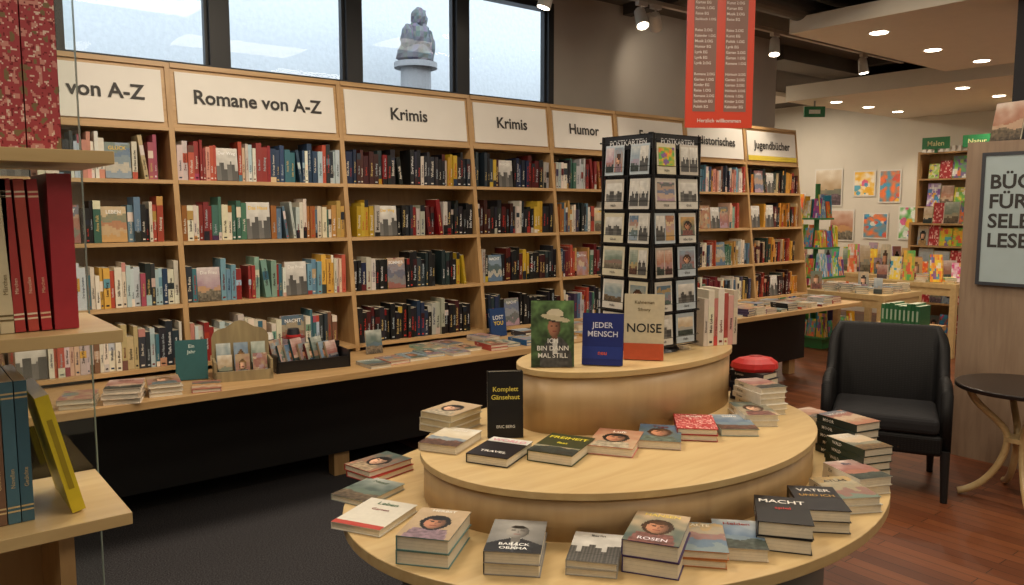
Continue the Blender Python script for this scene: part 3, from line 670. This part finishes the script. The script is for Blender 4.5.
def fill_panel(x,y,power,sx=1.2,sy=.6,z=3.24,col=WARM):  # made-up fixtures, added to fill the room with general light
    e=empty("added_fill_luminaire",(x,y,z)); m=MB(); m.box((-sx/2-.03,-sy/2-.03,.0),(sx/2+.03,sy/2+.03,.06)); m.build("housing",[WHITE],e)
    l=bpy.data.lights.new("fill_light",'AREA'); l.shape='RECTANGLE'; l.size=sx; l.size_y=sy; l.energy=power; l.color=col
    o=bpy.data.objects.new("fill_lamp",l); link(o,e); o.location=(0,0,-.01)
for (x,y,pw) in ((-.6,2.6,28),(1.6,2.9,46),(3.0,1.6,30),(1.2,.6,18),(4.6,2.7,28),(4.4,.4,30),(-1,-.8,22),(1.8,-1.5,26)):
    fill_panel(x,y,pw)
for (x,y,pw) in ((8.2,7.2,50),(10.5,7.2,50)): fill_panel(x,y,pw)
def fill_pendant(x,y,z,power):  # invented glowing globes out of view, added to brighten the ceiling panels
    e=empty("added_fill_pendant",(x,y,z)); m=MB(); n=16
    R=.14; vs=[];fs=[]
    for j in range(9):
        a=-math.pi/2+math.pi*j/8
        for k in range(n): vs.append((R*math.cos(a)*math.cos(k*2*math.pi/n),R*math.cos(a)*math.sin(k*2*math.pi/n),R*math.sin(a)))
    for j in range(8):
        for k in range(n): fs.append((j*n+k,j*n+(k+1)%n,(j+1)*n+(k+1)%n,(j+1)*n+k))
    m.add(vs,fs,(1,1,1)); m.build("fill_globe",[mat_emit("fill_globe_glow","FFF0DC",power/6)],e,smooth=True)
    m=MB(); m.cyl((0,0,.13),(0,0,3.3-z),.004,n=6); m.cyl((0,0,.13),(0,0,.18),.03,n=12); m.build("cord",[DARKMET],e)
fill_pendant(7.3,-.3,2.3,170); fill_pendant(10,.3,2.3,150); fill_pendant(4.6,-1.4,2.4,80)

# ---------------------------------------------------------------- armchair
e=empty("wicker_armchair",(4.60,2.25,0)); e.rotation_euler=(0,0,math.atan2(-.437,-.897)+math.pi/2); e.scale=(1.08,1.05,1.03)
def mat_wicker():
    m,nt,b=new_mat("black_wicker"); tc=nt.nodes.new("ShaderNodeTexCoord")
    w1=nt.nodes.new("ShaderNodeTexWave"); w1.bands_direction='Z'; w1.inputs["Scale"].default_value=30
    w2=nt.nodes.new("ShaderNodeTexWave"); w2.bands_direction='X'; w2.inputs["Scale"].default_value=20
    mm=nt.nodes.new("ShaderNodeMath"); mm.operation='MULTIPLY'
    for q in (w1,w2): nt.links.new(tc.outputs["Object"],q.inputs["Vector"])
    nt.links.new(w1.outputs["Fac"],mm.inputs[0]); nt.links.new(w2.outputs["Fac"],mm.inputs[1])
    r=nt.nodes.new("ShaderNodeValToRGB"); r.color_ramp.elements[0].color=(*lin("0B0A0B"),1); r.color_ramp.elements[1].color=(*lin("181617"),1)
    nt.links.new(mm.outputs[0],r.inputs[0]); nt.links.new(r.outputs[0],b.inputs["Base Color"])
    bp=nt.nodes.new("ShaderNodeBump"); bp.inputs["Strength"].default_value=.25; bp.inputs["Distance"].default_value=.003; nt.links.new(mm.outputs[0],bp.inputs["Height"]); nt.links.new(bp.outputs[0],b.inputs["Normal"])
    b.inputs["Roughness"].default_value=.6; b.inputs["Specular IOR Level"].default_value=.25; return m
WICK=mat_wicker()
path=[]
for k in range(41):
    u=k/40
    if u<.30: t=u/.30; x,y=-.31,-.26+.42*t
    elif u<.38: t=(u-.30)/.08*math.pi/2; x,y=-.31+.08*(1-math.cos(t)),.16+.10*math.sin(t)
    elif u<.62: t=(u-.38)/.24; x,y=-.23+.46*t,.26
    elif u<.70: t=(u-.62)/.08*math.pi/2; x,y=.23+.08*math.sin(t),.26-.10*(1-math.cos(t))
    else: t=(u-.70)/.30; x,y=.31,.16-.42*t
    a=min(u,1-u)
    top=.62+.015*math.sin(a*12) if a<.24 else (.62+.25*min(1,(a-.24)/.11)**.7)
    if a<.03: top=.60
    path.append((x,y,top))
m=MB(); N=len(path); th=.055
vs=[];
for i,(x,y,top) in enumerate(path):
    a=path[max(0,i-1)];b=path[min(N-1,i+1)]; tx,ty=b[0]-a[0],b[1]-a[1]; l=math.hypot(tx,ty); nx,ny=ty/l,-tx/l
    lean=.10*max(0,(top-.62)/.25)
    for (o_,z) in ((0,.27),(0,.45),(0,top-.02),(.3,top),(.7,top),(1,top-.02),(1,.45),(1,.27)):
        k=o_*th; ly=lean*max(0,(z-.42)/.45)
        vs.append((x+nx*k,y+ny*k+ly,z))
fs=[]
for i in range(N-1):
    for j in range(8):
        a=i*8+j;b=i*8+(j+1)%8; fs.append((a,b,b+8,a+8))
fs.append(tuple(range(8))[::-1]); fs.append(tuple((N-1)*8+j for j in range(8)))
m.add(vs,fs,(.5,.5,.5)); o=m.build("back_and_arms",[WICK],e,smooth=True)
m=MB(); m.box((-.27,-.29,.25),(.27,.22,.36)); m.build("seat_frame",[WICK],e,bevel=.02)
m=MB(); m.box((-.255,-.295,.36),(.255,.2,.45)); m.build("seat_cushion",[mat_plain("black_fabric","161518",.9,noise=.1,scale=30,bump=.2)],e,bevel=.03)
m=MB()
for x,y,dy in ((-.285,-.26,0),(.285,-.26,0),(-.24,.2,.08),(.24,.2,.08)):
    m.cyl((x,y,.28),(x*1.02,y+dy,0),.024,.017,12)
m.build("legs",[BLACK],e)

# ---------------------------------------------------------------- bentwood side table
e=empty("round_side_table",(4.86,1.62,0)); m=MB(); m.cyl((0,0,.62),(0,0,.645),.33,n=64); m.build("top",[mat_plain("dark_walnut","1E1512",.3,noise=.2)],e,bevel=.006)
for k in range(4):
    cu=bpy.data.curves.new("leg",'CURVE'); cu.dimensions='3D'; cu.bevel_depth=.019; cu.bevel_resolution=4; sp=cu.splines.new('BEZIER'); sp.bezier_points.add(2)
    t=k*math.pi/2+.55; c,s_=math.cos(t),math.sin(t)
    P=[(.26,.618),(.06,.34),(.29,.019)]
    for bp,(r,z) in zip(sp.bezier_points,P):
        bp.co=(c*r,s_*r,z); bp.handle_left_type=bp.handle_right_type='FREE'
    H_=[((.26,.66),(.24,.5)),((.06,.44),(.06,.22)),((.15,.05),(.36,.0))]
    for bp,(h0,h1) in zip(sp.bezier_points,H_):
        bp.handle_left=(c*h0[0],s_*h0[0],h0[1]); bp.handle_right=(c*h1[0],s_*h1[0],h1[1])
    cu.materials.append(BIRCHL); o=bpy.data.objects.new("leg_%d"%(k+1),cu); link(o,e)
m=MB(); m.cyl((0,0,.33),(0,0,.355),.075,n=24); m.build("hub",[BIRCHL],e)

# ---------------------------------------------------------------- wood partition with framed poster
e=empty("partition_panel"); m=MB(); m.box((5.45,.7,0),(5.55,2.22,2.02)); m.build("panel",[mat_wood("brown_veneer","8A7460","9C8670",(10,10,1))],e)
e=empty("framed_poster",(5.435,2.12,1.13)); e.rotation_euler=(0,0,-math.pi/2); m=MB()
m.box((0,-.0,0),(.62,.014,.82),mi=0); m.box((.02,-.006,.02),(.60,-.001,.80),mi=1)
m.box((0,-.012,0),(.02,0,.82),mi=2); m.box((.60,-.012,0),(.62,0,.82),mi=2); m.box((.02,-.012,0),(.6,0,.02),mi=2); m.box((.02,-.012,.8),(.6,0,.82),mi=2)
m.build("frame",[DARKMET,mat_plain("poster_print","A9B8BA",.3,noise=.03),mat_plain("dark_frame","3A3C42",.4)],e)
m=MB()
for k,(s_,z) in enumerate((("BÜCHER",.60),("FÜR",.48),("SELBER",.36),("LESEN",.24))):
    m.text(s_,Matrix.Translation((.05,-.0075,z))@Matrix.Rotation(math.pi/2,4,'X'),.12,(0,0,0),0,align='LEFT',width=.52,bold=.025)
m.build("lettering",[TEXTD],e)
simple_box("square_column",(6.05,1.8,0),(6.4,2.2,3.0),mat_plain("anthracite_paint","232227",.7))
standing("picture_book",5.5,2.03,2.021,-math.pi/2-.3,.2,.24,.02,"24362A","land",12,lean=.2)

# ---------------------------------------------------------------- children's area at the back
def table(name,x0,y0,x1,y1,z,leg=.06):
    e=empty(name); m=MB(); m.box((x0,y0,z-.05),(x1,y1,z)); 
    for (x,y) in ((x0,y0),(x1-leg,y0),(x0,y1-leg),(x1-leg,y1-leg)): m.box((x,y,0),(x+leg,y+leg,z-.05))
    m.box((x0+leg,y0+.01,z-.13),(x1-leg,y0+.03,z-.05)); m.box((x0+leg,y1-.03,z-.13),(x1-leg,y1-.01,z-.05)); m.box((x0+.01,y0+leg,z-.13),(x0+.03,y1-leg,z-.05)); m.box((x1-.03,y0+leg,z-.13),(x1-.01,y1-leg,z-.05))
    m.build("frame",[BIRCHL],e); return e
def pile(name,x0,y0,x1,y1,z,pal='kids',hm=.22,pflat=.5,dx=.17):
    m=MB()
    nx=max(1,int((x1-x0)/dx)); ny=max(1,int((y1-y0)/dx))
    for i in range(nx):
        for j in range(ny):
            x=x0+(i+.5)*(x1-x0)/nx; y=y0+(j+.5)*(y1-y0)/ny
            if random.random()<pflat:
                zz=0
                for k in range(random.randint(1,4)):
                    book(m,M_flat(x,y,zz,-1.2+random.uniform(-.2,.2)),.12,.15,.02,random.choice(PAL[pal]),art='kids' if pal=='kids' else 'land',seed=random.randint(0,999),res=(6,8)); zz+=.0205
            else:
                h_=random.uniform(.15,hm); book(m,M_stand(x,y,0,h_,-1.1+random.uniform(-.4,.4),.15),random.uniform(.08,.15),h_,.02,random.choice(PAL[pal]),art=random.choice(['kids','land','portrait']),seed=random.randint(0,999),res=(8,10))
    zmin=min(v[2] for v in m.v); m.v=[(v[0],v[1],v[2]-zmin) for v in m.v]
    o=m.build(name,BM); o.location.z=z+.001; return o
table("display_table",7.75,3.85,8.55,4.8,.75); pile("book_display",7.8,3.9,8.5,4.75,.75,'cov',.2,.85)
table("display_table",10.6,5.3,11.6,6.7,.72); pile("book_display",10.65,5.35,11.55,6.65,.72,'kids',.42,.3)
table("display_table",9.0,3.7,9.8,4.7,.8); pile("book_display",9.05,3.75,9.75,4.65,.8,'kids',.34,.4,.15)
table("display_table",8.6,5.75,9.6,6.7,.62); pile("book_display",8.65,5.8,9.55,6.65,.62,'kids',.3,.4,.15)
e=empty("display_cube"); m=MB(); m.box((6.8,3.05,0),(7.2,3.5,.56)); m.box((6.78,3.03,.56),(7.22,3.52,.6)); m.build("cube",[BIRCHV],e)
m=MB(); x=0
for k in range(9):
    h_=random.uniform(.17,.2); c=lin(jit(hexc("2E6A44"),.04)); m.box((0,x,0),(.2,x+.035,h_),[c,lin("C8D0B8"),c,c,c,c]); m.quad([(-.0006,x+.01,.05),(-.0006,x+.025,.05),(-.0006,x+.025,.14),(-.0006,x+.01,.14)],lin("A8C0A8")); x+=.037
o=m.build("row_of_green_folders",BM); o.location=(6.86,3.1,.601)
def kids_shelf(X0,YS,YE,zs,H,name="childrens_bookshelf",toppers=False):
    e=empty(name); m=MB(); n=max(1,round((YE-YS)/1.2))
    for k in range(n+1): y=YS+(YE-YS)*k/n; m.box((X0,y,0),(X0+.3,y+.03,H))
    m.box((X0+.28,YS,0),(X0+.3,YE+.03,H))
    for z in zs+[H-.01]: m.box((X0,YS+.03,z-.02),(X0+.28,YE,z))
    m.build("frame",[BIRCHV],e)
    m=MB()
    for z in zs+([H-.01] if toppers else []):
        y=YS+.05
        while y<YE-.18:
            w_=random.uniform(.10,.19); h_=random.uniform(.19,.31)
            book(m,M_stand(X0+.05,y+w_/2,z+.001,h_,-math.pi/2,.12),w_*.96,h_,.02,random.choice(PAL['kids']),art=random.choice(['kids','kids','portrait','land','floral']),seed=random.randint(0,999),res=(9,12)); y+=w_+.004
    m.build("picture_books",BM,e); return e
e=kids_shelf(10.85,1.34,5.0,[.1,.5,.88,1.26,1.64,2.0],2.35)
m=MB(); X0=10.85
for y,c,tx in ((4.80,"2C7A4A","Malen"),(4.3,"2C7A4A","Natur"),(3.4,"2C7A4A","Sachen")): 
    m.box((X0-.03,y-.17,2.38),(X0-.01,y+.17,2.53),lin(c)); m.box((X0-.01,y-.02,2.33),(X0,y+.02,2.5),lin(c))
    m.text(tx,Matrix.Translation((X0-.031,y,2.42))@Matrix.Rotation(-math.pi/2,4,'Z')@Matrix.Rotation(math.pi/2,4,'X'),.09,lin("D8D8A0"))
m.build("green_signs",BM,e)
kids_shelf(10.1,2.3,4.72,[.1,.46,.82,1.16],1.44,toppers=True)
e=empty("pyramid_display",(8.75,5.2,0)); m=MB(); 
for k in range(5):
    s_=.36-.055*k; z=.12+.34*k
    m.box((-s_,-s_,z),(s_,s_,z+.02),lin("3E8A50"))
    for a in range(4):
        R=Matrix.Rotation(a*math.pi/2,4,'Z')
        n=max(1,int(s_*2/.11))
        for i in range(n):
            xx=-s_+(i+.5)*2*s_/n; hh=random.uniform(.18,.28); book(m,R@M_stand(xx,-s_+.03,z+.021,hh,0,.12),.10,hh,.015,random.choice(PAL['kids']),art='kids',seed=random.randint(0,999),res=(6,8))
m.cyl((0,0,0),(0,0,1.9),.03,n=12,col=lin("3E8A50")); m.box((-.3,-.3,0),(.3,.3,.12),lin("3E8A50"))
m.build("tiers",BM,e)
def poster(y,z,w_,h_,kind,seed,top="D8D4CC"):
    m=MB(); M=Matrix.Translation((12.09,y,z))@Matrix.Rotation(-math.pi/2,4,'Z')@Matrix.Rotation(math.pi/2,4,'X')
    book(m,M,w_,h_,.006,top); m.grid(M,-w_/2+.02,-h_/2+.02,w_-.04,h_-.04,.0068,art_fn(kind,seed),22,28); m.build("wall_poster",BM)
poster(7.0,1.95,.48,.6,'land',102); poster(6.4,2.0,.36,.4,'kids',7); poster(6.0,1.95,.34,.5,'kids',9); poster(6.75,1.35,.42,.5,'land',11); poster(6.2,1.35,.4,.4,'kids',12); poster(7.6,1.6,.4,.55,'kids',14); poster(5.7,1.4,.3,.5,'kids',19); poster(4.7,2.1,.4,.5,'kids',29); poster(4.2,2.1,.4,.5,'kids',31)
m=MB()
for k in range(7): m.box((12.0,5.45-.08*k,.9),(12.07,5.50-.08*k,2.5))
m.box((12.02,4.9,.95),(12.09,5.52,1.0)); m.box((12.02,4.9,2.4),(12.09,5.52,2.45)); m.build("radiator",[WHITE],bevel=.008)
